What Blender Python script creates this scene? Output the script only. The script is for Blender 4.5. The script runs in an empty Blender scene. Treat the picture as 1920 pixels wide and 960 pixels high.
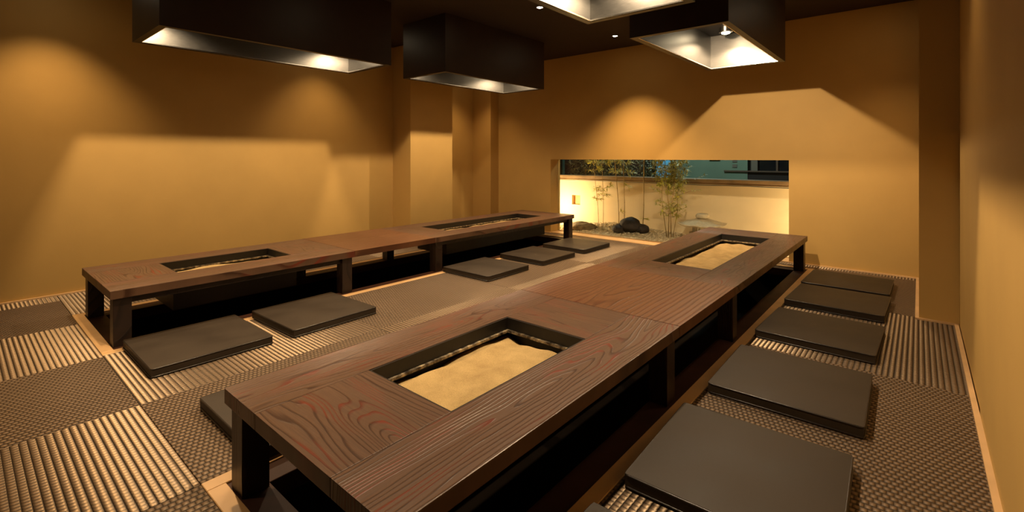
import bpy, bmesh, math, random
from mathutils import Vector, Matrix, noise

random.seed(7)
S = bpy.context.scene
COL = S.collection
PI = math.pi

# ------------------------------------------------------------------ camera
cd = bpy.data.cameras.new('camera')
cam = bpy.data.objects.new('camera', cd); COL.objects.link(cam)
cam.location = (0, 0, 1.2)
cam.rotation_euler = (PI/2, 0, math.radians(40.416))
cd.sensor_width = 36.0
cd.lens = 896/1920*36.0
cd.shift_y = -185/1920
cd.clip_start = 0.02
S.camera = cam

# ------------------------------------------------------------------ world, view
w = bpy.data.worlds.new('night'); S.world = w; w.use_nodes = True
w.node_tree.nodes['Background'].inputs[0].default_value = (0.010, 0.014, 0.022, 1)
w.node_tree.nodes['Background'].inputs[1].default_value = 0.6
S.view_settings.view_transform = 'Standard'
S.view_settings.look = 'None'
S.view_settings.gamma = 1.0
S.view_settings.use_curve_mapping = False
S.view_settings.exposure = 0.75

WARM = (1.0, 0.66, 0.33)
HOODC = (1.0, 0.74, 0.46)
DOWN_W = 26.0
HOOD_W = 118.0

def light(name, kind, loc, power, color, **kw):
    ld = bpy.data.lights.new(name, kind); ld.energy = power; ld.color = color
    for k, v in kw.items(): setattr(ld, k, v)
    o = bpy.data.objects.new(name, ld); COL.objects.link(o); o.location = loc
    return o
# street lighting outside, beyond the garden wall
light('street_light', 'POINT', (-3.4, 9.2, 3.4), 150, (0.80, 1.0, 0.85), shadow_soft_size=0.15)

# ------------------------------------------------------------------ materials
MATS = {}
def nodes(name):
    m = bpy.data.materials.new(name); m.use_nodes = True
    nt = m.node_tree; b = nt.nodes['Principled BSDF']
    MATS[name] = m
    return m, nt, b
def N(nt, t, **kw):
    n = nt.nodes.new(t)
    for k, v in kw.items(): setattr(n, k, v)
    return n
def ramp(nt, fac, stops, interp='LINEAR'):
    r = N(nt, 'ShaderNodeValToRGB'); r.color_ramp.interpolation = interp
    e = r.color_ramp.elements
    while len(e) < len(stops): e.new(0.5)
    for i, (p, c) in enumerate(stops):
        e[i].position = p; e[i].color = (*c, 1) if len(c) == 3 else c
    nt.links.new(fac, r.inputs[0]); return r.outputs[0]
def math_(nt, op, a, b=None, c=None):
    n = N(nt, 'ShaderNodeMath', operation=op)
    for i, v in enumerate((a, b, c)):
        if v is None: continue
        if isinstance(v, (int, float)): n.inputs[i].default_value = v
        else: nt.links.new(v, n.inputs[i])
    return n.outputs[0]
def coord(nt, kind='Object', scale=(1, 1, 1), loc=(0, 0, 0), rot=(0, 0, 0)):
    t = N(nt, 'ShaderNodeTexCoord'); mp = N(nt, 'ShaderNodeMapping')
    mp.inputs['Scale'].default_value = scale; mp.inputs['Location'].default_value = loc; mp.inputs['Rotation'].default_value = rot
    nt.links.new(t.outputs[kind], mp.inputs[0]); return mp.outputs[0]
def noise_(nt, vec, scale, detail=3, rough=0.5, out='Fac'):
    n = N(nt, 'ShaderNodeTexNoise'); n.inputs['Scale'].default_value = scale
    n.inputs['Detail'].default_value = detail; n.inputs['Roughness'].default_value = rough
    if vec is not None: nt.links.new(vec, n.inputs['Vector'])
    return n.outputs[out]
def bump(nt, b, h, strength=0.3, dist=0.01):
    n = N(nt, 'ShaderNodeBump'); n.inputs['Strength'].default_value = strength; n.inputs['Distance'].default_value = dist
    nt.links.new(h, n.inputs['Height']); nt.links.new(n.outputs[0], b.inputs['Normal'])

def simple(name, col, rough=0.6, metal=0.0, var=0.0, vscale=8, bumps=0.0, bscale=60, spec=0.5):
    m, nt, b = nodes(name)
    b.inputs['Roughness'].default_value = rough; b.inputs['Metallic'].default_value = metal
    b.inputs['Specular IOR Level'].default_value = spec
    c = coord(nt)
    if var > 0:
        f = noise_(nt, c, vscale, 4)
        lo = tuple(x*(1-var) for x in col); hi = tuple(min(1, x*(1+var)) for x in col)
        nt.links.new(ramp(nt, f, [(0.3, lo), (0.7, hi)]), b.inputs['Base Color'])
    else:
        b.inputs['Base Color'].default_value = (*col, 1)
    if bumps > 0: bump(nt, b, noise_(nt, c, bscale, 3), bumps, 0.004)
    return m
def emit(name, col, st):
    m, nt, b = nodes(name)
    b.inputs['Base Color'].default_value = (0, 0, 0, 1)
    b.inputs['Emission Color'].default_value = (*col, 1); b.inputs['Emission Strength'].default_value = st
    return m

simple('ochre_plaster', (0.50, 0.315, 0.098), 0.62, var=0.035, vscale=3, bumps=0.10, bscale=180, spec=0.3)
simple('cream_plaster', (0.70, 0.57, 0.36), 0.7, var=0.05, vscale=3, bumps=0.15, bscale=60)
simple('ceiling_paint', (0.022, 0.012, 0.009), 0.75, var=0.1, bumps=0.05)
simple('hood_black', (0.030, 0.017, 0.012), 0.42, var=0.1)
simple('hood_rim', (0.012, 0.009, 0.008), 0.4)
simple('pale_wood', (0.62, 0.40, 0.20), 0.45, var=0.12, vscale=5)
simple('rim_wood', (0.040, 0.016, 0.010), 0.6, var=0.3, vscale=6, spec=0.2)
simple('pit_dark', (0.006, 0.004, 0.003), 0.9, var=0.2, spec=0.1)
simple('subfloor', (0.05, 0.04, 0.03), 0.9)
simple('hearth_iron', (0.006, 0.0045, 0.004), 0.5, var=0.3, vscale=30)
simple('lamp_trim', (0.05, 0.04, 0.035), 0.35)
simple('chrome', (0.75, 0.73, 0.70), 0.2, metal=1)
simple('wire_black', (0.02, 0.02, 0.02), 0.5)
emit('bulb', (1.0, 0.80, 0.50), 60)
emit('garden_bulb', (1.0, 0.72, 0.38), 30)

def steel():
    m, nt, b = nodes('brushed_steel')
    c = coord(nt, scale=(3, 3, 120)); n = noise_(nt, c, 6, 3)
    b.inputs['Metallic'].default_value = 1.0
    nt.links.new(ramp(nt, n, [(0.3, (0.105, 0.102, 0.096)), (0.7, (0.145, 0.14, 0.132))]), b.inputs['Base Color'])
    nt.links.new(ramp(nt, n, [(0.3, (0.36,)*3), (0.7, (0.46,)*3)]), b.inputs['Roughness'])
steel()

def dusty_metal():
    m, nt, b = nodes('dusty_metal')
    c = coord(nt); n = noise_(nt, c, 30, 5, 0.65)
    nt.links.new(ramp(nt, n, [(0.35, (0.05, 0.035, 0.025)), (0.5, (0.22, 0.18, 0.13)), (0.62, (0.55, 0.43, 0.25))]), b.inputs['Base Color'])
    nt.links.new(ramp(nt, n, [(0.4, (0.7,)*3), (0.6, (0,)*3)]), b.inputs['Metallic'])
    b.inputs['Roughness'].default_value = 0.45
dusty_metal()

def wood(name, dark, mid, red, freq=62, red_amt=0.5, rough=0.36, tilt=0.055, depth=0.035, off=0.0, spec=0.5):
    """flat-sawn board, long axis = local Y: growth rings cut by the board face"""
    m, nt, b = nodes(name)
    t = N(nt, 'ShaderNodeTexCoord')
    oi = N(nt, 'ShaderNodeObjectInfo')
    sep = N(nt, 'ShaderNodeSeparateXYZ'); nt.links.new(t.outputs['Object'], sep.inputs[0])
    x, y, z = sep.outputs
    rnd = oi.outputs['Random']
    yy = math_(nt, 'ADD', y, math_(nt, 'MULTIPLY', rnd, 17.0))
    cb = N(nt, 'ShaderNodeCombineXYZ')
    nt.links.new(math_(nt, 'MULTIPLY', x, 2.2), cb.inputs[0]); nt.links.new(math_(nt, 'MULTIPLY', yy, 0.5), cb.inputs[1]); nt.links.new(z, cb.inputs[2])
    n1 = noise_(nt, cb.outputs[0], 1.7, 2, 0.45)
    cb2 = N(nt, 'ShaderNodeCombineXYZ')
    nt.links.new(math_(nt, 'MULTIPLY', x, 6.0), cb2.inputs[0]); nt.links.new(math_(nt, 'MULTIPLY', yy, 0.8), cb2.inputs[1])
    n2 = noise_(nt, cb2.outputs[0], 2.0, 2, 0.5)
    # heart of the log wanders under the face -> cathedral arches
    d = math_(nt, 'ADD', math_(nt, 'MULTIPLY', math_(nt, 'SUBTRACT', n1, 0.5), 0.50), depth)
    xc = math_(nt, 'ADD', math_(nt, 'SUBTRACT', x, off), math_(nt, 'MULTIPLY', math_(nt, 'SUBTRACT', n2, 0.5), 0.05))
    r = math_(nt, 'SQRT', math_(nt, 'ADD', math_(nt, 'MULTIPLY', xc, xc), math_(nt, 'MULTIPLY', d, d)))
    ph = math_(nt, 'MULTIPLY', r, freq)
    fr = math_(nt, 'FRACT', ph)
    cb3 = N(nt, 'ShaderNodeCombineXYZ')
    nt.links.new(math_(nt, 'MULTIPLY', x, 260.0), cb3.inputs[0]); nt.links.new(math_(nt, 'MULTIPLY', yy, 5.0), cb3.inputs[1])
    fine = noise_(nt, cb3.outputs[0], 1.0, 3, 0.6)
    base = ramp(nt, fr, [(0.0, mid), (0.66, mid), (0.86, dark), (0.94, dark), (1.0, mid)])
    mx = N(nt, 'ShaderNodeMix', data_type='RGBA', blend_type='MULTIPLY'); mx.inputs[0].default_value = 0.55
    nt.links.new(base, mx.inputs['A']); nt.links.new(ramp(nt, fine, [(0.3, (0.45,)*3), (0.7, (1.15,)*3)]), mx.inputs['B'])
    # red late-wood streaks on some rings
    cb4 = N(nt, 'ShaderNodeCombineXYZ')
    nt.links.new(math_(nt, 'MULTIPLY', x, 11.0), cb4.inputs[0]); nt.links.new(math_(nt, 'MULTIPLY', yy, 2.2), cb4.inputs[1])
    pick = noise_(nt, cb4.outputs[0], 1.0, 2, 0.5)
    pk = ramp(nt, pick, [(0.50, (0,)*3), (0.62, (1,)*3)])
    ln = ramp(nt, fr, [(0.62, (0,)*3), (0.84, (1,)*3), (0.95, (1,)*3), (1.0, (0,)*3)])
    fac = math_(nt, 'MULTIPLY', math_(nt, 'MULTIPLY', pk, ln), red_amt)
    mr = N(nt, 'ShaderNodeMix', data_type='RGBA'); nt.links.new(fac, mr.inputs[0])
    nt.links.new(mx.outputs['Result'], mr.inputs['A']); mr.inputs['B'].default_value = (*red, 1)
    nt.links.new(mr.outputs['Result'], b.inputs['Base Color'])
    b.inputs['Specular IOR Level'].default_value = spec
    nt.links.new(ramp(nt, fine, [(0.2, (rough+0.12,)*3), (0.8, (rough-0.06,)*3)]), b.inputs['Roughness'])
    h = math_(nt, 'ADD', math_(nt, 'MULTIPLY', ln, 1.0), math_(nt, 'MULTIPLY', fine, 0.5))
    bump(nt, b, h, 0.5, 0.002)
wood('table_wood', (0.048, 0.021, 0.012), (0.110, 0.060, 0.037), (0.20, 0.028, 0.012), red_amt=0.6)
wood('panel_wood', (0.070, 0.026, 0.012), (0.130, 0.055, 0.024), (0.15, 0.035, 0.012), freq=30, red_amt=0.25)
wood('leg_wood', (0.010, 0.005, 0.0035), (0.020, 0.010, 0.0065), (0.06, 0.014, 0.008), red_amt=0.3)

def leather():
    m, nt, b = nodes('black_leather')
    c = coord(nt)
    v = N(nt, 'ShaderNodeTexVoronoi'); v.inputs['Scale'].default_value = 420; nt.links.new(c, v.inputs['Vector'])
    n = noise_(nt, c, 4, 3)
    nt.links.new(ramp(nt, n, [(0.3, (0.021, 0.014, 0.008)), (0.7, (0.031, 0.021, 0.012))]), b.inputs['Base Color'])
    nt.links.new(ramp(nt, n, [(0.3, (0.50,)*3), (0.7, (0.6,)*3)]), b.inputs['Roughness'])
    b.inputs['Specular IOR Level'].default_value = 0.28
    bump(nt, b, v.outputs['Distance'], 0.12, 0.002)
leather()
simple('piping_leather', (0.018, 0.014, 0.011), 0.3)

def tatami(name, rot):
    """woven mat: ribs with alternating raised stitches"""
    m, nt, b = nodes(name)
    g = N(nt, 'ShaderNodeNewGeometry')
    mp = N(nt, 'ShaderNodeMapping'); mp.inputs['Rotation'].default_value = (0, 0, rot)
    nt.links.new(g.outputs['Position'], mp.inputs[0])
    sep = N(nt, 'ShaderNodeSeparateXYZ'); nt.links.new(mp.outputs[0], sep.inputs[0])
    x, y, _ = sep.outputs
    u = math_(nt, 'MULTIPLY', x, 1/0.026)
    row = math_(nt, 'FLOOR', u)
    fu = math_(nt, 'SUBTRACT', math_(nt, 'FRACT', u), 0.5)
    vv = math_(nt, 'ADD', math_(nt, 'MULTIPLY', y, 1/0.022), math_(nt, 'MULTIPLY', row, 0.5))
    fv = math_(nt, 'SUBTRACT', math_(nt, 'FRACT', vv), 0.5)
    hu = math_(nt, 'COSINE', math_(nt, 'MULTIPLY', fu, PI))
    hv = math_(nt, 'COSINE', math_(nt, 'MULTIPLY', fv, PI))
    h = math_(nt, 'MULTIPLY', math_(nt, 'POWER', hu, 0.6), math_(nt, 'ADD', math_(nt, 'MULTIPLY', math_(nt, 'POWER', hv, 0.7), 0.6), 0.4))
    n = noise_(nt, g.outputs['Position'], 300, 2)
    n2 = noise_(nt, g.outputs['Position'], 2.5, 2)
    c1 = ramp(nt, h, [(0.15, (0.018, 0.011, 0.006)), (0.5, (0.085, 0.053, 0.029)), (0.95, (0.22, 0.145, 0.084))])
    mx = N(nt, 'ShaderNodeMix', data_type='RGBA', blend_type='MULTIPLY'); mx.inputs[0].default_value = 1
    nt.links.new(c1, mx.inputs['A']); nt.links.new(ramp(nt, math_(nt, 'ADD', math_(nt, 'MULTIPLY', n, 0.6), math_(nt, 'MULTIPLY', n2, 0.4)), [(0.3, (0.72,)*3), (0.7, (1.1,)*3)]), mx.inputs['B'])
    nt.links.new(mx.outputs['Result'], b.inputs['Base Color'])
    b.inputs['Roughness'].default_value = 0.55
    bump(nt, b, h, 1.0, 0.014)
    # straw fibres run one way: their gloss spreads across the fibre direction
    gl = N(nt, 'ShaderNodeBsdfAnisotropic'); gl.inputs['Color'].default_value = (0.80, 0.62, 0.42, 1)
    gl.inputs['Roughness'].default_value = 0.54; gl.inputs['Anisotropy'].default_value = 0.85
    tg = N(nt, 'ShaderNodeCombineXYZ'); tg.inputs[0].default_value = math.cos(rot); tg.inputs[1].default_value = math.sin(rot)
    nt.links.new(tg.outputs[0], gl.inputs['Tangent'])
    b2 = N(nt, 'ShaderNodeBump'); b2.inputs['Strength'].default_value = 0.25; b2.inputs['Distance'].default_value = 0.005
    nt.links.new(h, b2.inputs['Height']); nt.links.new(b2.outputs[0], gl.inputs['Normal'])
    ms = N(nt, 'ShaderNodeMixShader'); nt.links.new(math_(nt, 'MULTIPLY', h, 0.17), ms.inputs[0])
    nt.links.new(b.outputs[0], ms.inputs[1]); nt.links.new(gl.outputs[0], ms.inputs[2])
    nt.links.new(ms.outputs[0], nt.nodes['Material Output'].inputs[0])
tatami('tatami_weave', 0.0)
tatami('tatami_weave_turned', PI/2)

def sandm():
    m, nt, b = nodes('sand')
    c = coord(nt); n = noise_(nt, c, 9, 5, 0.6); n2 = noise_(nt, c, 260, 3, 0.7)
    nt.links.new(ramp(nt, math_(nt, 'ADD', math_(nt, 'MULTIPLY', n, 0.5), math_(nt, 'MULTIPLY', n2, 0.5)), [(0.32, (0.40, 0.26, 0.10)), (0.62, (0.70, 0.50, 0.22))]), b.inputs['Base Color'])
    b.inputs['Roughness'].default_value = 0.95
    bump(nt, b, math_(nt, 'ADD', n2, n), 0.8, 0.012)
sandm()
simple('gravel', (0.52, 0.43, 0.28), 0.9, var=0.35, vscale=40, bumps=0.6, bscale=70)
simple('pebble_stone', (0.62, 0.52, 0.36), 0.85, var=0.3, vscale=20)
simple('dark_rock', (0.026, 0.017, 0.012), 0.8, var=0.5, vscale=14, bumps=0.8, bscale=22)
simple('tan_rock', (0.22, 0.16, 0.08), 0.85, var=0.45, vscale=12, bumps=0.8, bscale=22)
simple('lantern_stone', (0.46, 0.38, 0.25), 0.85, var=0.12, vscale=30, bumps=0.3, bscale=90)
simple('bamboo_culm', (0.34, 0.22, 0.06), 0.45, var=0.2, vscale=9)
simple('twig', (0.20, 0.13, 0.05), 0.7, var=0.2)
simple('bamboo_leaf', (0.50, 0.46, 0.07), 0.5, var=0.45, vscale=9)
simple('hedge_leaf', (0.05, 0.085, 0.02), 0.5, var=0.5, vscale=7)
simple('coping_wood', (0.26, 0.17, 0.09), 0.6, var=0.2, vscale=5)
simple('grey_steel', (0.30, 0.27, 0.23), 0.5, metal=0.6)
simple('niche_wood', (0.55, 0.30, 0.08), 0.6, var=0.2, vscale=12)
simple('teal_panel', (0.17, 0.25, 0.20), 0.5, var=0.12, vscale=1.2)
simple('green_panel', (0.018, 0.045, 0.03), 0.6, var=0.2)
simple('facade_dark', (0.022, 0.016, 0.018), 0.5, var=0.3, vscale=1.5)
simple('facade_trim', (0.12, 0.075, 0.055), 0.5)
simple('facade_grey', (0.16, 0.14, 0.12), 0.6)
simple('asphalt', (0.03, 0.03, 0.03), 0.9, var=0.2)
emit('blue_sign', (0.10, 0.42, 0.62), 0.4)
simple('night_glass', (0.010, 0.012, 0.016), 0.08)

def pane_glass():
    m, nt, b = nodes('window_glass')
    out = nt.nodes['Material Output']; nt.nodes.remove(b)
    tr = N(nt, 'ShaderNodeBsdfTransparent'); tr.inputs[0].default_value = (0.97, 0.98, 0.97, 1)
    gl = N(nt, 'ShaderNodeBsdfGlossy'); gl.inputs['Roughness'].default_value = 0.0
    fr = N(nt, 'ShaderNodeFresnel'); fr.inputs[0].default_value = 1.45
    ms = N(nt, 'ShaderNodeMixShader')
    nt.links.new(math_(nt, 'MULTIPLY', fr.outputs[0], 0.8), ms.inputs[0])
    nt.links.new(tr.outputs[0], ms.inputs[1]); nt.links.new(gl.outputs[0], ms.inputs[2])
    nt.links.new(ms.outputs[0], out.inputs[0])
pane_glass()

# ------------------------------------------------------------------ mesh helpers
def add_box(bm, x0, x1, y0, y1, z0, z1):
    v = [bm.verts.new(p) for p in ((x0,y0,z0),(x1,y0,z0),(x1,y1,z0),(x0,y1,z0),(x0,y0,z1),(x1,y0,z1),(x1,y1,z1),(x0,y1,z1))]
    for f in ((0,3,2,1),(4,5,6,7),(0,1,5,4),(1,2,6,5),(2,3,7,6),(3,0,4,7)):
        bm.faces.new([v[i] for i in f])
def finish(name, bm, mat, parent=None, loc=(0,0,0), rot=(0,0,0), smooth=False, bevel=0, segs=2):
    if bevel:
        bmesh.ops.bevel(bm, geom=list(bm.edges), offset=bevel, segments=segs, profile=0.6, affect='EDGES')
    me = bpy.data.meshes.new(name); bm.to_mesh(me); bm.free()
    me.materials.append(MATS[mat])
    if smooth:
        for p in me.polygons: p.use_smooth = True
    o = bpy.data.objects.new(name, me); COL.objects.link(o)
    o.parent = parent; o.location = loc; o.rotation_euler = rot
    return o
def box(name, x0, x1, y0, y1, z0, z1, mat, parent=None, bevel=0, segs=2):
    """a box whose origin is its centre; coordinates are in the parent's space"""
    c = ((x0+x1)/2, (y0+y1)/2, (z0+z1)/2)
    bm = bmesh.new(); add_box(bm, x0-c[0], x1-c[0], y0-c[1], y1-c[1], z0-c[2], z1-c[2])
    return finish(name, bm, mat, parent, c, bevel=bevel, segs=segs)
def board(name, x0, x1, y0, y1, z0, z1, mat, parent=None, bevel=0.003, grain='Y'):
    """a plank with its grain (local Y) along the given axis"""
    c = ((x0+x1)/2, (y0+y1)/2, (z0+z1)/2)
    hx, hy, hz = (x1-x0)/2, (y1-y0)/2, (z1-z0)/2
    bm = bmesh.new()
    if grain == 'Y':
        add_box(bm, -hx, hx, -hy, hy, -hz, hz); rot = (0,0,0)
    elif grain == 'X':
        add_box(bm, -hy, hy, -hx, hx, -hz, hz); rot = (0,0,-PI/2)
    else:
        add_box(bm, -hx, hx, -hz, hz, -hy, hy); rot = (PI/2,0,0)
    return finish(name, bm, mat, parent, c, rot, bevel=bevel)
def tube(bm, pts, radii, seg=8, cap=True):
    rings = []
    for i, p in enumerate(pts):
        p = Vector(p)
        a = Vector(pts[max(i-1,0)]); b_ = Vector(pts[min(i+1,len(pts)-1)])
        t = (b_-a).normalized()
        s = t.cross(Vector((0,0,1)) if abs(t.z) < 0.95 else Vector((1,0,0))).normalized(); q = t.cross(s)
        r = radii[i] if isinstance(radii, (list,tuple)) else radii
        rings.append([bm.verts.new(p + (s*math.cos(2*PI*k/seg)+q*math.sin(2*PI*k/seg))*r) for k in range(seg)])
    for A, B in zip(rings, rings[1:]):
        for k in range(seg):
            bm.faces.new((A[k], A[(k+1)%seg], B[(k+1)%seg], B[k]))
    if cap:
        bm.faces.new(rings[0][::-1]); bm.faces.new(rings[-1])
    bmesh.ops.recalc_face_normals(bm, faces=list(bm.faces))
def lathe(bm, prof, seg=24, sides=None):
    rings = []
    for r, z in prof:
        rings.append([bm.verts.new((r*math.cos(2*PI*k/seg), r*math.sin(2*PI*k/seg), z)) for k in range(seg)])
    for A, B in zip(rings, rings[1:]):
        for k in range(seg):
            bm.faces.new((A[k], A[(k+1)%seg], B[(k+1)%seg], B[k]))
    bm.faces.new(rings[0][::-1]); bm.faces.new(rings[-1])
    bmesh.ops.recalc_face_normals(bm, faces=list(bm.faces))
def empty(name, loc, label=None, cat=None, group=None, kind=None):
    o = bpy.data.objects.new(name, None); COL.objects.link(o); o.location = loc
    o.empty_display_size = 0.1
    return tag(o, label, cat, group, kind)
def tag(o, label=None, cat=None, group=None, kind=None):
    if label: o['label'] = label
    if cat: o['category'] = cat
    if group: o['group'] = group
    if kind: o['kind'] = kind
    return o
def struct(o, label=None, cat=None):
    return tag(o, label, cat, kind='structure')

# ------------------------------------------------------------------ key dimensions (metres)
CEIL = 2.76
XL, XR, YB, YF = -5.70, 0.215, 6.20, -2.0
WX0, WX1, WTOP = -4.47, -1.13, 1.167
PITL = (-4.895, -3.755); PITR = (-2.005, -0.845); PY0, PY1 = 0.595, 6.00
TOP, TH = 0.36, 0.055

# ------------------------------------------------------------------ room shell
bm = bmesh.new()
def sub(x0, x1, y0, y1): add_box(bm, x0, x1, y0, y1, -0.20, -0.03)
sub(-6.3, 0.5, YF-0.2, PY0); sub(-6.3, 0.5, PY1, 6.5)
sub(-6.3, PITL[0], PY0, PY1); sub(PITL[1], PITR[0], PY0, PY1); sub(PITR[1], 0.5, PY0, PY1)
floor = struct(finish('floor', bm, 'subfloor'), 'tatami covered floor with two long sunken foot wells', 'floor')

xs_front = [-5.70, -5.47, -4.605, -3.74, -2.875, -2.005, -1.14, -0.275, XR]
ys = [-2.0, -0.78, PY0, 1.945, 3.327, 4.704, 6.08, YB]
G = 0.0012
def mat_piece(x0, x1, y0, y1, par):
    m = box('tatami_mat', x0+G, x1-G, y0+G, y1-G, -0.03, 0.0, 'tatami_weave' if par % 2 else 'tatami_weave_turned', floor, bevel=0.0015, segs=1)
for j in range(len(ys)-1):
    y0, y1 = ys[j], ys[j+1]
    if y1 <= PY0+1e-6:
        for i in range(len(xs_front)-1): mat_piece(xs_front[i], xs_front[i+1], y0, y1, i+j+1)
    else:
        fx = [(-5.70, PITL[0], 2), (PITL[1], -2.875, 4), (-2.875, PITR[0], 5), (PITR[1], XR, 5)]
        for x0, x1, par in fx:
            if y1 > YB-0.01:
                continue
            if x1 == XR and y0 > 4.6:
                mat_piece(x0, 0.0, y0, y1, par+j)
            else:
                mat_piece(x0, x1, y0, y1, par+j)
for x0, x1 in ((-5.70, -4.6), (-4.6, -3.74), (-3.74, -2.875), (-2.875, -2.005), (-2.005, -0.845), (-0.845, 0.0)):
    mat_piece(x0, x1, 6.08, YB, 1)
for x0, x1 in (PITL, PITR): mat_piece(x0, x1, PY1, 6.08, 0)
mat_piece(-6.02, -5.70, 4.85, 6.0, 0)

def pit(name, n, X):
    root = struct(empty(name, ((X[0]+X[1])/2, PY0, 0)))
    cx = (X[0]+X[1])/2
    def P(nm, x0, x1, y0, y1, z0, z1, m, bv=0.002): return box(nm, x0-cx, x1-cx, y0-PY0, y1-PY0, z0, z1, m, root, bevel=bv, segs=1)
    s = 0.062
    for x0, x1 in ((X[0], X[0]+s), (X[1]-s, X[1])): P('border_strip', x0, x1, PY0, PY1, -0.06, 0.003, 'pale_wood')
    for y0, y1 in ((PY0, PY0+s), (PY1-s, PY1)): P('border_strip', X[0]+s, X[1]-s, y0, y1, -0.06, 0.003, 'pale_wood')
    i0, i1, a0, a1, r = X[0]+s, X[1]-s, PY0+s, PY1-s, 0.11
    for x0, x1 in ((i0, i0+r), (i1-r, i1)): P('rim_board', x0, x1, a0, a1, -0.08, -0.004, 'rim_wood')
    for y0, y1 in ((a0, a0+r), (a1-r, a1)): P('rim_board', i0+r, i1-r, y0, y1, -0.08, -0.004, 'rim_wood')
    t = 0.03
    for x0, x1 in ((i0, i0+t), (i1-t, i1)): P('well_wall', x0, x1, a0, a1, -0.45, -0.08, 'pit_dark', 0)
    for y0, y1 in ((a0, a0+t), (a1-t, a1)): P('well_wall', i0+t, i1-t, y0, y1, -0.45, -0.08, 'pit_dark', 0)
    P('well_floor', i0, i1, a0, a1, -0.48, -0.45, 'pit_dark', 0)
    return root
struct(pit('floor_well', 1, PITL), 'sunken foot well with pale wood border under the row of tables by the long wall', 'floor well')
struct(pit('floor_well', 2, PITR), 'sunken foot well with pale wood border under the nearer row of tables', 'floor well')

def wallbox(name, boxes, mat='ochre_plaster', label=None, cat='wall'):
    bm = bmesh.new()
    for b_ in boxes: add_box(bm, *b_)
    return struct(finish(name, bm, mat), label, cat)
Z0 = -0.05
wallbox('wall_left', [(XL-0.5, XL, YF, 4.08, Z0, CEIL), (-6.5, -5.30, 4.08, 4.85, Z0, CEIL), (-6.5, -6.02, 4.85, 6.0, Z0, CEIL),
                      (-6.5, -5.59, 6.0, YB, Z0, CEIL)], label='long ochre plaster wall with a projecting column beside the tables')
wallbox('wall_back', [(-6.5, WX0, YB, YB+0.26, Z0, CEIL), (WX1, 0.7, YB, YB+0.26, Z0, CEIL), (WX0, WX1, YB, YB+0.26, WTOP, CEIL)],
        label='ochre plaster end wall above and around the low garden window')
wallbox('wall_right', [(XR+0.006, XR+0.3, 3.08, 4.66, Z0, CEIL), (XR, XR+0.3, YF, 3.08, Z0, CEIL), (0.0, XR+0.3, 4.66, YB, Z0, CEIL)],
        label='ochre plaster wall with a projecting corner pillar at the right edge')
wallbox('wall_front', [(-6.3, 0.6, YF-0.2, YF, Z0, CEIL)], 'rim_wood', label='dark wooden wall behind the viewer')
ce = struct(box('ceiling', -6.6, 0.8, YF-0.3, YB+0.3, CEIL, CEIL+0.1, 'ceiling_paint'), 'flat near black ceiling', 'ceiling')

def base(name, boxes):
    bm = bmesh.new()
    for b_ in boxes: add_box(bm, *b_)
    return struct(finish(name, bm, 'pale_wood'), None, 'baseboard')
bw, bh = 0.022, 0.012
tag(base('baseboard_left', [(XL, XL+bw, YF, 4.08-bw, 0, bh), (XL, -5.30+bw, 4.08-bw, 4.08, 0, bh), (-5.30, -5.30+bw, 4.08, 4.85, 0, bh)]), 'thin pale wood strip along the foot of the long wall')
tag(base('baseboard_back', [(-5.58, WX0, YB-bw, YB, 0, bh), (WX1, -bw, YB-bw, YB, 0, bh)]), 'thin pale wood strip along the foot of the window wall')
tag(base('baseboard_right', [(-bw, 0.0, 4.66-bw, YB, 0, bh), (0.0, XR, 4.66-bw, 4.66, 0, bh), (XR-bw, XR, YF, 4.66-bw, 0, bh)]), 'thin pale wood strip along the foot of the right wall and pillar')

# low window onto the garden
win = struct(empty('window_1', ((WX0+WX1)/2, YB, 0)), 'long low window onto the lit courtyard garden', 'window')
wc = (WX0+WX1)/2
box('window_sill', WX0-wc, WX1-wc, -0.005, 0.255, -0.05, 0.010, 'pale_wood', win, bevel=0.003)
box('pane', WX0-wc, WX1-wc, 0.20, 0.206, 0.010, WTOP, 'window_glass', win)
box('window_bead', WX0-wc, WX1-wc, 0.212, 0.23, 0.010, 0.022, 'pale_wood', win)

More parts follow.
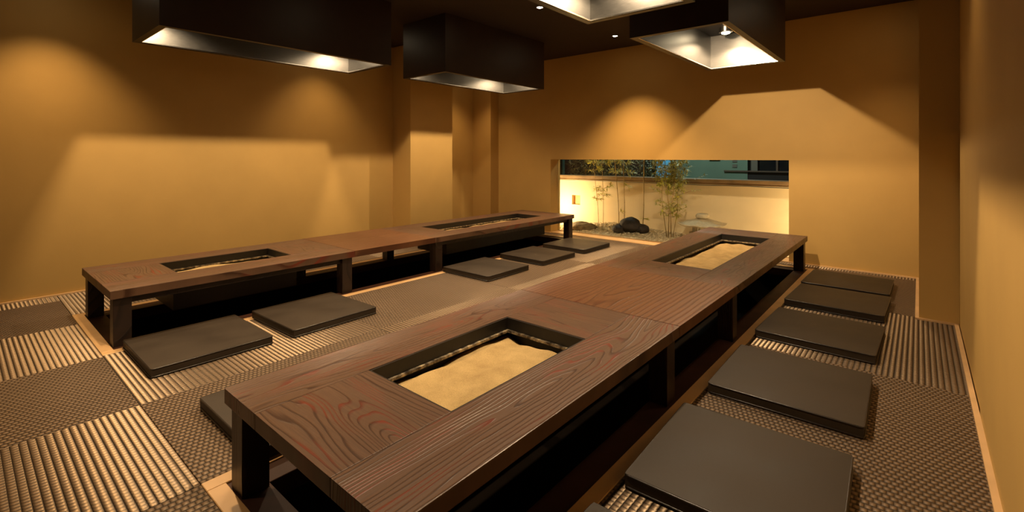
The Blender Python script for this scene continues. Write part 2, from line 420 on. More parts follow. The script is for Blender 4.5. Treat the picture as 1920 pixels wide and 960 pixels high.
# ------------------------------------------------------------------ hearth tables
def hearth_table(X, Y, H, label, group='hearth tables over the floor wells'):
    x0, x1 = X; y0, y1 = Y; hx0, hx1, hy0, hy1 = H
    cx, cy = (x0+x1)/2, (y0+y1)/2
    t = empty('hearth_table', (cx, cy, -0.004), label, 'table', group)
    L = lambda a, b_: (a-cx, b_-cx)
    M = lambda a, b_: (a-cy, b_-cy)
    zt = TOP+0.004; zb = zt-TH
    g = 0.0008
    board('rail_board', *L(x0, hx0-g), *M(y0, y1), zb, zt, 'table_wood', t)
    board('rail_board', *L(hx1+g, x1), *M(y0, y1), zb, zt, 'table_wood', t)
    board('end_board', *L(hx0, hx1), *M(y0, hy0), zb, zt, 'table_wood', t, grain='X')
    board('end_board', *L(hx0, hx1), *M(hy1, y1), zb, zt, 'table_wood', t, grain='X')
    lw, ins = 0.095, 0.018
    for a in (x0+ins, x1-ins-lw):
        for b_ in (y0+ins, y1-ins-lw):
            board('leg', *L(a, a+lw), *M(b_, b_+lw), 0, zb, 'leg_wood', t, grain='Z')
    # iron hearth box hung in the top
    bm = bmesh.new(); wv = 0.012; d0 = 0.10
    a0, a1, b0, b1 = hx0-cx-0.03, hx1-cx+0.03, hy0-cy-0.03, hy1-cy+0.03
    zz = zb-0.001
    add_box(bm, a0, a0+wv, b0, b1, d0, zz); add_box(bm, a1-wv, a1, b0, b1, d0, zz)
    add_box(bm, a0+wv, a1-wv, b0, b0+wv, d0, zz); add_box(bm, a0+wv, a1-wv, b1-wv, b1, d0, zz)
    add_box(bm, a0+wv, a1-wv, b0+wv, b1-wv, d0, d0+wv)
    hb = finish('hearth_box', bm, 'hearth_iron', t)
    # dark lining inside the opening, with a thin metal ledge at its foot
    c0, c1, e0, e1 = hx0-cx+0.0005, hx1-cx-0.0005, hy0-cy+0.0005, hy1-cy-0.0005
    bm = bmesh.new(); q = 0.007; zl = zt-0.062
    add_box(bm, c0, c0+q, e0, e1, zl, zt-0.003); add_box(bm, c1-q, c1, e0, e1, zl, zt-0.003)
    add_box(bm, c0+q, c1-q, e0, e0+q, zl, zt-0.003); add_box(bm, c0+q, c1-q, e1-q, e1, zl, zt-0.003)
    finish('lining', bm, 'hearth_iron', hb)
    bm = bmesh.new(); q2 = 0.020
    add_box(bm, c0-0.03, c0+q2, e0, e1, zl-0.012, zl-0.001); add_box(bm, c1-q2, c1+0.03, e0, e1, zl-0.012, zl-0.001)
    add_box(bm, c0+q2, c1-q2, e0, e0+q2, zl-0.012, zl-0.001); add_box(bm, c0+q2, c1-q2, e1-q2, e1, zl-0.012, zl-0.001)
    tag(finish('metal_ledge', bm, 'dusty_metal', hb), 'dusty metal ledge around the sand')
    a0 += wv; a1 -= wv; b0 += wv; b1 -= wv
    # long apron rails beside the hearth box
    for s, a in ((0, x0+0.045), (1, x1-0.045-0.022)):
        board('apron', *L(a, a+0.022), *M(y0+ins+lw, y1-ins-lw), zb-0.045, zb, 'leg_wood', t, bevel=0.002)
    return t, (a0+cx, a1+cx, b0+cy, b1+cy, zl-0.018)

def sand_bed(R, label, seed, level=-0.012):
    a0, a1, b0, b1, z = R
    a0 += 0.002; a1 -= 0.002; b0 += 0.002; b1 -= 0.002
    bm = bmesh.new(); nx = 40; ny = int(40*(b1-b0)/(a1-a0)); ny = min(ny, 130)
    zb = 0.125
    cx, cy = (a0+a1)/2, (b0+b1)/2
    top = []
    for j in range(ny+1):
        row = []
        for i in range(nx+1):
            x = a0+(a1-a0)*i/nx; y = b0+(b1-b0)*j/ny
            e = min(i/nx, 1-i/nx)*(a1-a0); e2 = min(j/ny, 1-j/ny)*(b1-b0)
            em = min(e, e2)
            k = min(1, em/0.09); k = k*k*(3-2*k)
            hz = z+level-0.045*(1-k)*(0.75+0.5*noise.noise(Vector((x*5, y*5, seed))))
            hz += 0.020*noise.noise(Vector((x*5, y*3, seed+3)))+0.008*noise.noise(Vector((x*11, y*6, seed+5))) + 0.004*noise.noise(Vector((x*14, y*8, seed)))
            hz += 0.0035*math.sin((x*1.3+y*0.35)*38+2*noise.noise(Vector((x*3, y*3, seed+9))))*k
            row.append(bm.verts.new((x-cx, y-cy, hz-zb)))
        top.append(row)
    for j in range(ny):
        for i in range(nx):
            bm.faces.new((top[j][i], top[j][i+1], top[j+1][i+1], top[j+1][i]))
    # skirt and bottom so that the bed is solid
    loop = top[0] + [r[-1] for r in top[1:]] + top[-1][-2::-1] + [r[0] for r in top[-2:0:-1]]
    low = [bm.verts.new((v.co.x, v.co.y, -0.012)) for v in loop]
    n = len(loop)
    for i in range(n):
        bm.faces.new((loop[(i+1) % n], loop[i], low[i], low[(i+1) % n]))
    bm.faces.new(low)
    o = finish('sand_bed', bm, 'sand', None, (cx, cy, zb), smooth=True)
    return tag(o, label, 'sand', 'sand beds in the table hearths', 'stuff')

XTR = (-1.925, -0.905); XTL = (-4.84, -3.85)
YN = (0.645, 2.35); YM = (2.35, 3.285); YFAR = (3.285, 5.93)
E1, r1 = hearth_table(XTR, YN, (-1.655, -1.175, 1.07, 1.905), 'large dark grained table with a short sand hearth nearest the viewer')
E2, r2 = hearth_table(XTR, YFAR, (-1.655, -1.175, 3.69, 5.50), 'long dark wooden table with a sand hearth standing in front of the stone lantern')
E3, r3 = hearth_table(XTL, YN, (-4.585, -4.125, 1.07, 1.905), 'dark wooden table with a short sand hearth at the left end beside the long wall')
E4, r4 = hearth_table(XTL, YFAR, (-4.585, -4.125, 3.69, 5.50), 'long dark wooden table with a sand hearth in front of the wall column')
sand_bed(r1, 'rippled yellow sand filling the short hearth nearest the viewer', 1, -0.006)
sand_bed(r2, 'yellow sand in the long hearth in front of the stone lantern', 4, -0.006)
sand_bed(r3, 'strip of pale sand in the short hearth at the left beside the long wall', 8, 0.0)
sand_bed(r4, 'strip of pale sand in the long hearth near the wall column', 12, 0.0)

def bridge(X, label):
    cx, cy = (X[0]+X[1])/2, (YM[0]+YM[1])/2
    t = empty('connecting_tabletop', (cx, cy, TOP-TH), label, 'tabletop', 'tabletops bridging the hearth tables')
    hx, hy = (X[1]-X[0])/2, (YM[1]-YM[0])/2
    g = 0.0012
    board('top_board', -hx, hx, -hy+g, hy-g, 0, TH+0.001, 'panel_wood', t, bevel=0.002, grain='Y')
    for s in (-1, 1):
        board('cleat', s*(hx-0.16)-0.025, s*(hx-0.16)+0.025, -hy+0.02, hy-0.02, -0.03, 0, 'leg_wood', t)
    return t
bridge(XTR, 'plain brown tabletop panel joining the two nearer hearth tables')
bridge(XTL, 'plain brown tabletop panel joining the two hearth tables by the long wall')

# ------------------------------------------------------------------ floor cushions
def cushion_mesh():
    h, T = 0.322, 0.052
    bm = bmesh.new(); n = 12
    def pt(i, j, top):
        x = -h+2*h*i/n; y = -h+2*h*j/n
        ex = max(abs(x), abs(y))/h
        puff = 0.0025*(1-ex**4)
        # slightly soft outline
        k = 1-0.008*(1-math.cos(x/h*PI/2)*0)-0.006*(math.cos(y/h*PI/2))*0
        return (x*k, y*k, T+puff if top else 0.0)
    g = {}
    for top in (0, 1):
        for i in range(n+1):
            for j in range(n+1): g[i, j, top] = bm.verts.new(pt(i, j, top))
    for i in range(n):
        for j in range(n):
            bm.faces.new((g[i,j,1], g[i+1,j,1], g[i+1,j+1,1], g[i,j+1,1]))
            bm.faces.new((g[i,j,0], g[i,j+1,0], g[i+1,j+1,0], g[i+1,j,0]))
    for i in range(n):
        bm.faces.new((g[i,0,0], g[i+1,0,0], g[i+1,0,1], g[i,0,1]))
        bm.faces.new((g[i+1,n,0], g[i,n,0], g[i,n,1], g[i+1,n,1]))
        bm.faces.new((g[0,i+1,0], g[0,i,0], g[0,i,1], g[0,i+1,1]))
        bm.faces.new((g[n,i,0], g[n,i+1,0], g[n,i+1,1], g[n,i,1]))
    sharp = [e for e in bm.edges if len(e.link_faces) == 2 and e.calc_face_angle() > 0.9]
    bmesh.ops.bevel(bm, geom=sharp, offset=0.005, segments=3, profile=0.5, affect='EDGES')
    me = bpy.data.meshes.new('pad'); bm.to_mesh(me); bm.free()
    me.materials.append(MATS['black_leather'])
    return me, h, T
CME, CH, CT = cushion_mesh()
def piping_mesh(z):
    bm = bmesh.new(); c = CH-0.001; r = 0.016
    pts = []
    for sx, sy, a0 in ((1,1,0), (-1,1,PI/2), (-1,-1,PI), (1,-1,1.5*PI)):
        for k in range(4):
            a = a0+PI/2*k/3
            pts.append(Vector((sx*(c-r)+r*math.cos(a), sy*(c-r)+r*math.sin(a), z)))
    n = len(pts); seg = 6; rings = []
    for i, p in enumerate(pts):
        t = (pts[(i+1) % n]-pts[i-1]).normalized(); s = t.cross(Vector((0,0,1)))
        rings.append([bm.verts.new(p+(s*math.cos(2*PI*k/seg)+Vector((0,0,1))*math.sin(2*PI*k/seg))*0.0036) for k in range(seg)])
    for i in range(n):
        A, B = rings[i], rings[(i+1) % n]
        for k in range(seg): bm.faces.new((A[k], A[(k+1)%seg], B[(k+1)%seg], B[k]))
    bmesh.ops.recalc_face_normals(bm, faces=list(bm.faces))
    me = bpy.data.meshes.new('piping'); bm.to_mesh(me); bm.free()
    me.materials.append(MATS['piping_leather'])
    for p in me.polygons: p.use_smooth = True
    return me
PTOP, PBOT = piping_mesh(CT-0.004), piping_mesh(0.006)
def cushion(x, y, rz, label):
    t = empty('floor_cushion', (x, y, 0.0032), label, 'cushion', 'black square floor cushions')
    t.rotation_euler = (0, 0, math.radians(rz))
    for nm, me in (('pad', CME), ('piping', PTOP), ('piping', PBOT)):
        o = bpy.data.objects.new(nm, me); COL.objects.link(o); o.parent = t
    return t
ORD = ['closest of the right wall row, cut off by the picture edge', 'second from the viewer in the row along the right wall',
       'third from the viewer in the row along the right wall', 'fourth from the viewer in the row along the right wall',
       'next to last of the row along the right wall', 'last of the row along the right wall, against the window wall']
for (yc, rz), s in zip(((1.065, 0), (1.915, 2.0), (2.825, 1.0), (3.785, -1.5), (4.69, -1.5), (5.40, -1.0)), ORD):
    cushion(-0.503, yc, rz, 'black floor cushion, '+s)
LORD = ['at the left end of the row in the middle aisle', 'second from the left in the row in the middle aisle', 'third from the left in the middle aisle row, after the gap',
        'fourth from the left in the row in the middle aisle', 'last of the middle aisle row, next to the window sill']
for (yc, rz), s in zip(((1.02, 0), (1.785, 1.5), (3.665, 1.0), (4.56, 0), (5.41, 0)), LORD):
    cushion(-3.478, yc, rz, 'black floor cushion, '+s)
cushion(-2.29, 1.09, 0, 'black floor cushion half hidden behind the front left leg of the nearest table')

# ------------------------------------------------------------------ extractor hoods
HB = 2.13
def hood(x0, x1, y0, y1, label, lamps, power=HOOD_W):
    cx, cy = (x0+x1)/2, (y0+y1)/2
    t = empty('extractor_hood', (cx, cy, HB), label, 'hood', 'hoods hanging over the hearths')
    a, b_ = (x1-x0)/2, (y1-y0)/2; f = 0.045
    H = CEIL-HB
    A, B = a+f, b_+f
    bm = bmesh.new(); tk = 0.012
    add_box(bm, -A, -A+tk, -B, B, 0.002, H); add_box(bm, A-tk, A, -B, B, 0.002, H)
    add_box(bm, -A+tk, A-tk, -B, -B+tk, 0.002, H); add_box(bm, -A+tk, A-tk, B-tk, B, 0.002, H)
    finish('shell', bm, 'hood_black', t)
    bm = bmesh.new()
    add_box(bm, -A, -a, -B, B, -0.004, 0.002); add_box(bm, a, A, -B, B, -0.004, 0.002)
    add_box(bm, -a, a, -B, -b_, -0.004, 0.002); add_box(bm, -a, a, b_, B, -0.004, 0.002)
    finish('rim', bm, 'hood_rim', t)
    # stainless liner: upright walls under a flat filter plate
    bm = bmesh.new(); D = 0.34; k = 0.006
    add_box(bm, -a-k, -a, -b_, b_, 0.002, D); add_box(bm, a, a+k, -b_, b_, 0.002, D)
    add_box(bm, -a, a, -b_-k, -b_, 0.002, D); add_box(bm, -a, a, b_, b_+k, 0.002, D)
    ln = finish('liner', bm, 'brushed_steel', t)
    bm = bmesh.new(); e = 0.008
    add_box(bm, -a, -a+e, -b_, b_, -0.002, 0.006); add_box(bm, a-e, a, -b_, b_, -0.002, 0.006)
    add_box(bm, -a+e, a-e, -b_, -b_+e, -0.002, 0.006); add_box(bm, -a+e, a-e, b_-e, b_, -0.002, 0.006)
    finish('lip', bm, 'chrome', ln)
    box('filter_plate', -a, a, -b_, b_, D, D+0.01, 'hearth_iron', t)
    for lamp in lamps:
        lx, ly = lamp[:2]
        bm = bmesh.new(); lathe(bm, [(0.045, D-0.05), (0.062, D-0.045), (0.062, D), (0.045, D)], 20)
        lp = finish('lamp_housing', bm, 'chrome', t, (lx-cx, ly-cy, 0), smooth=False)
        bm = bmesh.new(); lathe(bm, [(0.02, D-0.062), (0.036, D-0.056), (0.040, D-0.051)], 16)
        finish('bulb', bm, 'bulb', lp)
        lz = HB+D-0.075
        if len(lamp) == 2:
            light('hood_light', 'SPOT', (lx, ly, lz), power/len(lamps), HOODC, spot_size=math.radians(152), spot_blend=0.45, shadow_soft_size=0.02)
        else:   # a swivelled narrow-beam lamp
            aim, size, pw = lamp[2:]
            l = light('hood_light', 'SPOT', (lx, ly, lz), pw, HOODC, spot_size=math.radians(size), spot_blend=1.0, shadow_soft_size=0.02)
            l.rotation_euler = (Vector(aim)-Vector((lx, ly, lz))).to_track_quat('-Z', 'Y').to_euler()
    return t
hood(-4.77, -4.09, 0.99, 2.83, 'long black extractor hood with steel lining at the upper left', [(-4.43, 1.09), (-4.43, 2.73)])
hood(-4.58, -3.93, 3.50, 5.19, 'black extractor hood with steel lining hanging in front of the wall column', [(-4.25, 3.60), (-4.25, 5.09)])
hood(-1.71, -1.06, 1.05, 2.83, 'black extractor hood cut off by the top edge above the nearest table', [(-1.385, 1.15), (-1.385, 2.73)], HOOD_W*1.45)
hood(-1.67, -1.03, 3.47, 5.19, 'black extractor hood with a visible bright bulb in front of the window wall', [(-1.37, 3.55, (-1.37, 6.2, 1.25), 74, 175), (-1.44, 4.92)], HOOD_W*1.0)

# ------------------------------------------------------------------ ceiling downlights
def downlight(x, y, label, power=DOWN_W, size=92):
    t = empty('ceiling_downlight', (x, y, CEIL), label, 'downlight', 'small downlights in the dark ceiling')
    bm = bmesh.new(); seg = 20
    prof = [(0.030, -0.004), (0.045, -0.006), (0.047, 0.0), (0.030, 0.0)]
    rings = [[bm.verts.new((r*math.cos(2*PI*k/seg), r*math.sin(2*PI*k/seg), z)) for k in range(seg)] for r, z in prof]
    for i in range(4):
        P_, Q = rings[i], rings[(i+1) % 4]
        for k in range(seg): bm.faces.new((P_[k], P_[(k+1)%seg], Q[(k+1)%seg], Q[k]))
    finish('trim_ring', bm, 'lamp_trim', t, smooth=True)
    bm = bmesh.new(); lathe(bm, [(0.012, -0.008), (0.024, -0.005), (0.029, -0.001)], 16)
    finish('bulb', bm, 'bulb', t)
    light('downlight_beam', 'SPOT', (x, y, CEIL-0.02), power, WARM, spot_size=math.radians(size), spot_blend=1.0, shadow_soft_size=0.03)
downlight(-3.00, 3.97, 'downlight in the ceiling between the hoods, left of the two visible sparkles', DOWN_W*4)
downlight(-2.97, 5.53, 'downlight in the ceiling near the window wall, right of the two visible sparkles', DOWN_W*9)
for x, y, p, where in ((-3.0, 2.4, 4.5, 'over the aisle, third from the window wall'), (-3.0, 0.85, 5, 'over the aisle beside the front of the tables'),
                       (-3.0, -0.7, 4, 'over the bright mats in the left foreground'), (-5.2, 0.52, 3, 'whose glow shows high on the left end of the long wall'),
                       (-5.2, 2.95, 1.7, 'behind the long hood, glowing on the wall between the two left hoods'), (-5.45, 5.42, 1.7, 'hidden behind the hood, lighting the wall recess'),
                       (-0.2, 5.45, 1.1, 'lighting the window wall beside the corner pillar'), (-0.15, 3.3, 0.5, 'lighting the top of the right wall')):
    downlight(x, y, 'downlight '+where, DOWN_W*p)

# ------------------------------------------------------------------ courtyard garden
GY = 7.35
gw = empty('garden_wall', (-2.8, GY, -0.1), 'cream plastered garden wall with a wooden coping beyond the window', 'garden wall')
# wall face with a small square niche
nx0, nx1, nz0, nz1 = -4.82, -4.645, 0.345, 0.515
bm = bmesh.new()
def gb(x0, x1, z0, z1): add_box(bm, x0+2.8, x1+2.8, 0, 0.14, z0+0.1, z1+0.1)
gb(-6.6, nx0, -0.1, 0.80); gb(nx1, 0.6, -0.1, 0.80); gb(nx0, nx1, -0.1, nz0); gb(nx0, nx1, nz1, 0.80)
finish('wall_face', bm, 'cream_plaster', gw)
box('niche_back', nx0+2.8, nx1+2.8, 0.07, 0.13, nz0+0.1, nz1+0.1, 'niche_wood', gw)
box('coping', -3.8, 3.4, -0.06, 0.20, 0.93, 0.975, 'coping_wood', gw, bevel=0.004)
box('coping_batten', -3.8, 3.4, -0.03, 0.17, 0.90, 0.93, 'coping_wood', gw, bevel=0.003)
bm = bmesh.new(); tube(bm, [(-3.8+0.3*i, -0.045, 0.888+0.004*math.sin(i*1.7)) for i in range(24)], 0.009, 6)
finish('conduit', bm, 'grey_steel', gw, smooth=True)
# side walls closing the courtyard, outside the view
gs = empty('garden_side_wall', (-5.75, 6.9, -0.1), 'cream side wall closing the left end of the garden', 'garden wall')
box('wall_face', -0.1, 0.0, -0.44, 0.45, 0, 1.0, 'cream_plaster', gs)

# gravel bed
bm = bmesh.new(); nx, ny = 90, 22
def gz(x, y):
    return -0.015 + 0.075*math.exp(-((x+3.9)**2)/0.5)*min(1, max(0, (y-6.5)/0.5)) + 0.02*noise.noise(Vector((x*2, y*2, 0))) + 0.03*max(0, (y-6.6))
grid = [[bm.verts.new((-5.7+6.2*i/nx, 6.465+(GY-6.47)*j/ny, gz(-5.7+6.2*i/nx, 6.465+(GY-6.47)*j/ny))) for i in range(nx+1)] for j in range(ny+1)]
for j in range(ny):
    for i in range(nx): bm.faces.new((grid[j][i], grid[j][i+1], grid[j+1][i+1], grid[j+1][i]))
tag(finish('gravel_bed', bm, 'gravel', smooth=True), 'pale gravel ground of the courtyard garden', 'gravel', kind='stuff')
bm = bmesh.new()
for _ in range(1700):
    x = random.uniform(-4.9, -2.4); y = random.uniform(6.5, GY-0.03); s = random.uniform(0.008, 0.019)
    mtx = Matrix.Translation((x, y, gz(x, y)+s*0.3)) @ Matrix.Rotation(random.random()*6, 4, 'Z') @ Matrix.Diagonal((s*random.uniform(0.8, 1.4), s, s*0.65, 1))
    bmesh.ops.create_icosphere(bm, subdivisions=1, radius=1, matrix=mtx)
tag(finish('pebbles', bm, 'pebble_stone', smooth=True), 'scattered pale pebbles lying on the garden gravel', 'pebbles', kind='stuff')

def rock_mesh(parts, seed, amp):
    bm = bmesh.new()
    for (c, r) in parts:
        res = bmesh.ops.create_icosphere(bm, subdivisions=4, radius=1.0)
        for v in res['verts']:
            p = v.co.copy()
            d = 1+amp*noise.noise(p*1.6+Vector((seed, 0, 0)))+amp*0.4*noise.noise(p*4+Vector((0, seed, 0)))
            v.co = Vector((c[0]+p.x*r[0]*d, c[1]+p.y*r[1]*d, max(-0.02, c[2]+p.z*r[2]*d)))
    return bm
o = finish('garden_rock', rock_mesh([((0, 0, 0.115), (0.165, 0.14, 0.115)), ((-0.18, -0.03, 0.05), (0.10, 0.11, 0.065)), ((0.185, -0.01, 0.055), (0.11, 0.11, 0.07)), ((0, 0.02, 0.08), (0.23, 0.1, 0.07))], 3, 0.13), 'dark_rock', None, (-3.43, 6.86, gz(-3.43, 6.86)), smooth=True, rot=(0, 0, 0.5))
tag(o, 'dark brown domed garden rock on two feet on the gravel', 'rock')
o = finish('garden_rock', rock_mesh([((0, 0, 0.02), (0.24, 0.15, 0.085)), ((-0.2, 0.02, 0.0), (0.2, 0.12, 0.07))], 9, 0.3), 'tan_rock', None, (-4.22, 6.78, gz(-4.22, 6.78)), smooth=True, rot=(0, 0, 0.15))
tag(o, 'low flat tan rock behind the far end of the left tables', 'rock')

# stone lantern
lx, ly = -2.36, 6.98
gl = gz(lx, ly)
ln = empty('stone_lantern', (lx, ly, gl), 'pale stone lantern with a wide low roof and round knob', 'lantern')
def roof_bm():
    bm = bmesh.new(); sides = 6
    prof = [(0.02, 0.330), (0.09, 0.322), (0.17, 0.300), (0.26, 0.268), (0.335, 0.250), (0.345, 0.238), (0.330, 0.226), (0.16, 0.236), (0.10, 0.240)]
    rings = []
    for r, z in prof:
        ring = []
        for k in range(sides*4):
            a = 2*PI*k/(sides*4); q = ((a+PI/sides) % (2*PI/sides))-PI/sides
            f = math.cos(PI/sides)/math.cos(q)*0.75+0.25
            up = 0.018*((abs(q)/(PI/sides))**2)*(r/0.34)**2
            ring.append(bm.verts.new((r*f*math.cos(a), r*f*math.sin(a), z+up)))
        rings.append(ring)
    n = sides*4
    for A, B in zip(rings, rings[1:]):
        for k in range(n): bm.faces.new((A[k], A[(k+1)%n], B[(k+1)%n], B[k]))
    bm.faces.new(rings[0]); bm.faces.new(rings[-1])
    bmesh.ops.recalc_face_normals(bm, faces=list(bm.faces)); return bm
finish('lantern_roof', roof_bm(), 'lantern_stone', ln)
bm = bmesh.new(); lathe(bm, [(0.05, 0.328), (0.082, 0.334), (0.092, 0.352), (0.090, 0.378), (0.076, 0.394), (0.04, 0.402), (0.01, 0.404)], 24)
finish('knob', bm, 'lantern_stone', ln, smooth=True)
for k in range(6):
    a = 2*PI*k/6+0.2; bm = bmesh.new(); add_box(bm, -0.022, 0.022, -0.02, 0.02, 0.125, 0.242)
    finish('chamber_post', bm, 'lantern_stone', ln, (0.115*math.cos(a), 0.115*math.sin(a), 0), (0, 0, a), bevel=0.003)
bm = bmesh.new(); lathe(bm, [(0.10, 0.085), (0.18, 0.09), (0.185, 0.125), (0.10, 0.127)], 12); finish('chamber_base', bm, 'lantern_stone', ln)
for k in range(3):
    a = 2*PI*k/3+0.6; bm = bmesh.new()
    tube(bm, [(0.13*math.cos(a), 0.13*math.sin(a), 0.09), (0.17*math.cos(a), 0.17*math.sin(a), 0.05), (0.18*math.cos(a), 0.18*math.sin(a), -0.01)], [0.035, 0.032, 0.04], 8)
    finish('foot', bm, 'lantern_stone', ln, smooth=True)

# plants
def leaf(bm, p, d, length, width):
    d = d.normalized(); s = d.cross(Vector((0, 0, 1)))
    s = s.normalized() if s.length > 1e-3 else Vector((1, 0, 0))
    nrm = s.cross(d)
    p = Vector(p); tip = p+d*length+Vector((0, 0, -0.25*length))
    m1 = p+d*length*0.45
    a = bm.verts.new(p); b_ = bm.verts.new(m1+s*width/2); c = bm.verts.new(tip); e = bm.verts.new(m1-s*width/2); q = bm.verts.new(m1+nrm*width*0.15)
    bm.faces.new((a, b_, q)); bm.faces.new((b_, c, q)); bm.faces.new((c, e, q)); bm.faces.new((e, a, q))
def rdir(flat=0.6):
    a = random.random()*2*PI
    return Vector((math.cos(a), math.sin(a), random.uniform(-flat, flat)))
def bamboo(x, y, h, lean, clumps, label, r=0.006, leafy=14):
    z = gz(x, y)
    t = empty('bamboo_stalk', (x, y, z), label, 'bamboo', 'slender bamboo stalks in the garden')
    n = 9
    pts = [Vector((lean*(i/n)**1.2*h, 0.015*math.sin(i*0.9), h*i/n-0.02)) for i in range(n+1)]
    bm = bmesh.new(); tube(bm, pts, [r*(1-0.45*i/n) for i in range(n+1)], 8)
    culm = finish('culm', bm, 'bamboo_culm', t, smooth=True)
    bm = bmesh.new()
    for i in range(1, n):
        p = pts[i]; tube(bm, [p-Vector((0, 0, 0.004)), p+Vector((0, 0, 0.004))], r*1.25*(1-0.4*i/n), 8)
    tag(finish('node_rings', bm, 'twig', culm), kind='stuff')
    bt = bmesh.new(); bl = bmesh.new()
    for f, cnt, spread in clumps:
        i = min(n-1, int(f*n)); p = pts[i].lerp(pts[i+1], f*n-i)
        for _ in range(cnt):
            d = rdir(0.5); d.z = abs(d.z)*0.6+0.1; d.y *= 0.5
            e = p+d*spread*random.uniform(0.5, 1)
            if y+e.y > GY-0.03: e.y = GY-0.03-y
            tube(bt, [p, p.lerp(e, 0.5)+Vector((0, 0, 0.01)), e], [0.0016, 0.0013, 0.0008], 4)
            for _ in range(leafy):
                q = p.lerp(e, random.uniform(0.35, 1.0)); dd = (d+rdir(0.5)*0.9); dd.y *= 0.5
                leaf(bl, q, dd, random.uniform(0.06, 0.11), random.uniform(0.013, 0.020))
    tag(finish('twigs', bt, 'twig', t), kind='stuff'); tag(finish('foliage', bl, 'bamboo_leaf', t), kind='stuff')
    return t
bamboo(-4.17, 7.18, 1.75, -0.10, [(0.25, 5, 0.15), (0.32, 6, 0.18), (0.53, 7, 0.16), (0.60, 9, 0.16), (0.66, 6, 0.16), (0.8, 4, 0.2)], 'leftmost thin bamboo stalk in the garden, leaning left with a low leaf tuft', 0.0045, 8)
bamboo(-4.06, 7.14, 1.7, -0.01, [(0.29, 5, 0.18), (0.36, 6, 0.18), (0.60, 7, 0.2), (0.8, 4, 0.2)], 'second thin bamboo stalk from the left, upright with a low leaf tuft', 0.0045, 8)
bamboo(-3.78, 7.17, 1.9, -0.07, [(0.12, 1, 0.1), (0.46, 5, 0.22), (0.56, 7, 0.22), (0.75, 4, 0.25)], 'tall bamboo stalk leaning left just left of the domed rock', 0.007, 12)
bamboo(-3.66, 7.12, 1.9, -0.005, [(0.36, 2, 0.15), (0.47, 6, 0.22), (0.55, 7, 0.25), (0.75, 4, 0.25)], 'tall straight bamboo stalk right behind the domed rock', 0.007, 12)
bamboo(-3.33, 7.10, 1.9, 0.03, [(0.10, 2, 0.1), (0.75, 5, 0.25)], 'tall bare bamboo stalk right of the domed rock', 0.0085, 10)

def shrub(x, y, label):
    z = gz(x, y); t = empty('nandina_shrub', (x, y, z), label, 'shrub')
    bt = bmesh.new(); bl = bmesh.new()
    for k in range(6):
        a = 2*PI*k/6+0.3; top = Vector((0.16*math.cos(a), 0.10*math.sin(a), random.uniform(0.95, 1.4)))
        foot = Vector((0.04*math.cos(a), 0.04*math.sin(a), -0.02)); mid = foot.lerp(top, 0.35)+Vector((0.05*math.cos(a*3), 0, 0))
        bm = bmesh.new()
        tube(bm, [foot, mid, foot.lerp(top, 0.65), top], [0.0055, 0.0045, 0.004, 0.0025], 6)
        finish('stem', bm, 'bamboo_culm', t, smooth=True)
        for f0 in (0.28, 0.34, 0.40, 0.52, 0.58, 0.64, 0.70, 0.76, 0.82, 0.88, 0.94, 1.0):
            p = foot.lerp(top, f0)
            dens = 3 if f0 < 0.5 else (2 if f0 < 0.62 else 5)
            for _ in range(dens):
                d = rdir(0.3); d.z += 0.35; e = p+d*random.uniform(0.07, 0.17)
                e.y = min(e.y, GY-0.03-y)
                tube(bt, [p, e], [0.0016, 0.0008], 4)
                for _ in range(11 if f0 > 0.5 else 6):
                    q = p.lerp(e, random.uniform(0.4, 1.05)); leaf(bl, q, d+rdir(0.6), random.uniform(0.05, 0.085), random.uniform(0.014, 0.022))
    # one long side branch reaching right
    tube(bt, [(0.1, 0, 0.78), (0.3, 0.05, 0.86), (0.52, 0.05, 0.95)], [0.003, 0.002, 0.001], 5)
    for _ in range(16):
        f = random.random(); q = Vector((0.3, 0.05, 0.86)).lerp(Vector((0.52, 0.05, 0.95)), f); leaf(bl, q, rdir(0.4)+Vector((1, 0, 0.2)), 0.05, 0.011)
    tube(bt, [(0.1, 0, 0.62), (0.28, 0.1, 0.70), (0.42, 0.12, 0.73)], [0.003, 0.002, 0.001], 5)
    for _ in range(14):
        f = random.random(); q = Vector((0.28, 0.1, 0.70)).lerp(Vector((0.42, 0.12, 0.73)), f); leaf(bl, q, rdir(0.4)+Vector((1, 0, 0.0)), 0.05, 0.011)
    tag(finish('twigs', bt, 'twig', t), kind='stuff'); tag(finish('foliage', bl, 'bamboo_leaf', t), kind='stuff')
shrub(-2.84, 6.98, 'bushy yellow green shrub with many thin stems left of the lantern')

def hedge(x, y, rx, top, label):
    t = empty('street_bush', (x, y, -0.1), label, 'bush', 'dark bushes beyond the garden wall')
    bt = bmesh.new(); bl = bmesh.new()
    for k in range(5):
        tube(bt, [(random.uniform(-.05, .05), 0, 0), (random.uniform(-rx, rx)*0.6, random.uniform(-.15, .15), top*0.75)], [0.012, 0.005], 5)
    for _ in range(900):
        a = Vector((random.gauss(0, 0.45)*rx, random.gauss(0, 0.16), top*(0.74+random.gauss(0, 0.17))))
        leaf(bl, a, rdir(0.8), random.uniform(0.05, 0.10), random.uniform(0.018, 0.03))
    tag(finish('stems', bt, 'twig', t), kind='stuff'); tag(finish('foliage', bl, 'hedge_leaf', t), kind='stuff')
hedge(-5.0, 8.2, 0.45, 1.45, 'dark leafy bush beyond the garden wall behind the left bamboo stalks')
hedge(-4.35, 8.3, 0.45, 1.5, 'dark leafy bush beyond the garden wall behind the middle bamboo stalks')
hedge(-3.75, 8.25, 0.35, 1.3, 'dark leafy bush beyond the garden wall left of the shrub')

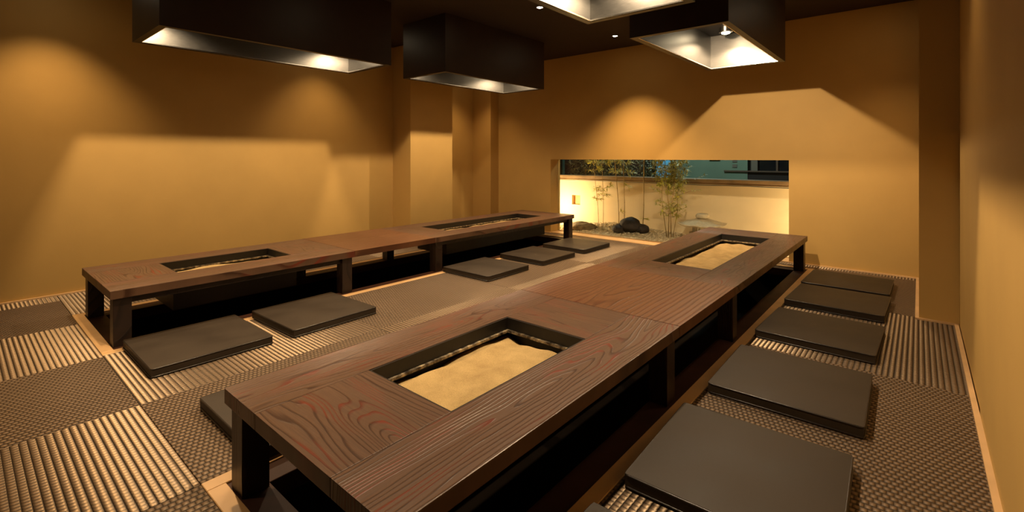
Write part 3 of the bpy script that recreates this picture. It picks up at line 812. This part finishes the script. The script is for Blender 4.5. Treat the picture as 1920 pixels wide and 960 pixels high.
# garden spotlights hidden past the ends of the window
def garden_lamp(x, y, label, power, aim):
    t = empty('garden_spotlight', (x, y, gz(x, y)), label, 'spotlight', 'spotlights at the ends of the garden')
    bm = bmesh.new(); tube(bm, [(0, 0, -0.03), (0, 0, 0.14)], 0.008, 8); finish('spike', bm, 'wire_black', t)
    bm = bmesh.new(); lathe(bm, [(0.03, 0.13), (0.045, 0.15), (0.05, 0.23), (0.045, 0.235)], 16); finish('lamp_head', bm, 'wire_black', t)
    bm = bmesh.new(); lathe(bm, [(0.03, 0.236), (0.034, 0.24), (0.02, 0.25)], 16); finish('bulb', bm, 'garden_bulb', t)
    light('garden_light', 'POINT', (x, y, gz(x, y)+0.30), power, (1.0, 0.76, 0.42), shadow_soft_size=0.05)
garden_lamp(-5.02, 6.85, 'small garden spotlight past the left end of the window', 40, None)
garden_lamp(-0.72, 6.85, 'small garden spotlight past the right end of the window', 28, None)

# ------------------------------------------------------------------ street beyond the wall
tag(box('street_ground', -14, 4, 7.6, 16, -0.25, -0.1, 'asphalt'), 'dark street surface beyond the garden wall', 'street', kind='structure')
fb = empty('street_building', (-3, 11.5, -0.1), 'dim teal and dark building front across the street', 'building')
box('facade', -9, 6, 0.3, 0.5, 0, 4, 'facade_dark', fb)
box('teal_wall', -1.6, 0.05, 0.18, 0.3, 0, 3, 'teal_panel', fb, bevel=0.004)
box('grey_post', 0.13, 0.26, 0.16, 0.3, 1.00, 3, 'facade_grey', fb)
box('window_glass', 0.27, 3.2, 0.24, 0.29, 1.00, 3, 'night_glass', fb)
for k in range(3):
    box('window_mullion', 0.62+0.55*k, 0.66+0.55*k, 0.2, 0.24, 1.00, 3, 'facade_trim', fb)
box('window_ledge', -0.45, 3.2, 0.14, 0.3, 0.97, 1.0, 'facade_trim', fb)
box('lower_panel', 0.05, 3.2, 0.2, 0.3, 0, 0.97, 'facade_dark', fb)
box('wall_vent', -0.78, -0.54, 0.14, 0.18, 1.24, 1.4, 'facade_dark', fb)
for zz in (1.07, 1.19):
    box('notice', -0.27, -0.17, 0.165, 0.18, zz, zz+0.07, 'facade_grey', fb)
gpn = box('green_fence', -8.4, -6.3, 9.2, 9.3, -0.1, 2.4, 'green_panel'); tag(gpn, 'dark green boarding across the street at the left end of the view', 'boarding')
sg = empty('street_sign', (-4.75, 11.0, -0.1), 'glowing blue sign seen through the leaves beyond the wall', 'sign')
box('sign_face', -0.05, 0.28, -0.02, 0.02, 0.5, 1.7, 'blue_sign', sg)
box('sign_frame', -0.08, 0.31, 0.02, 0.06, 0.0, 1.73, 'facade_dark', sg)
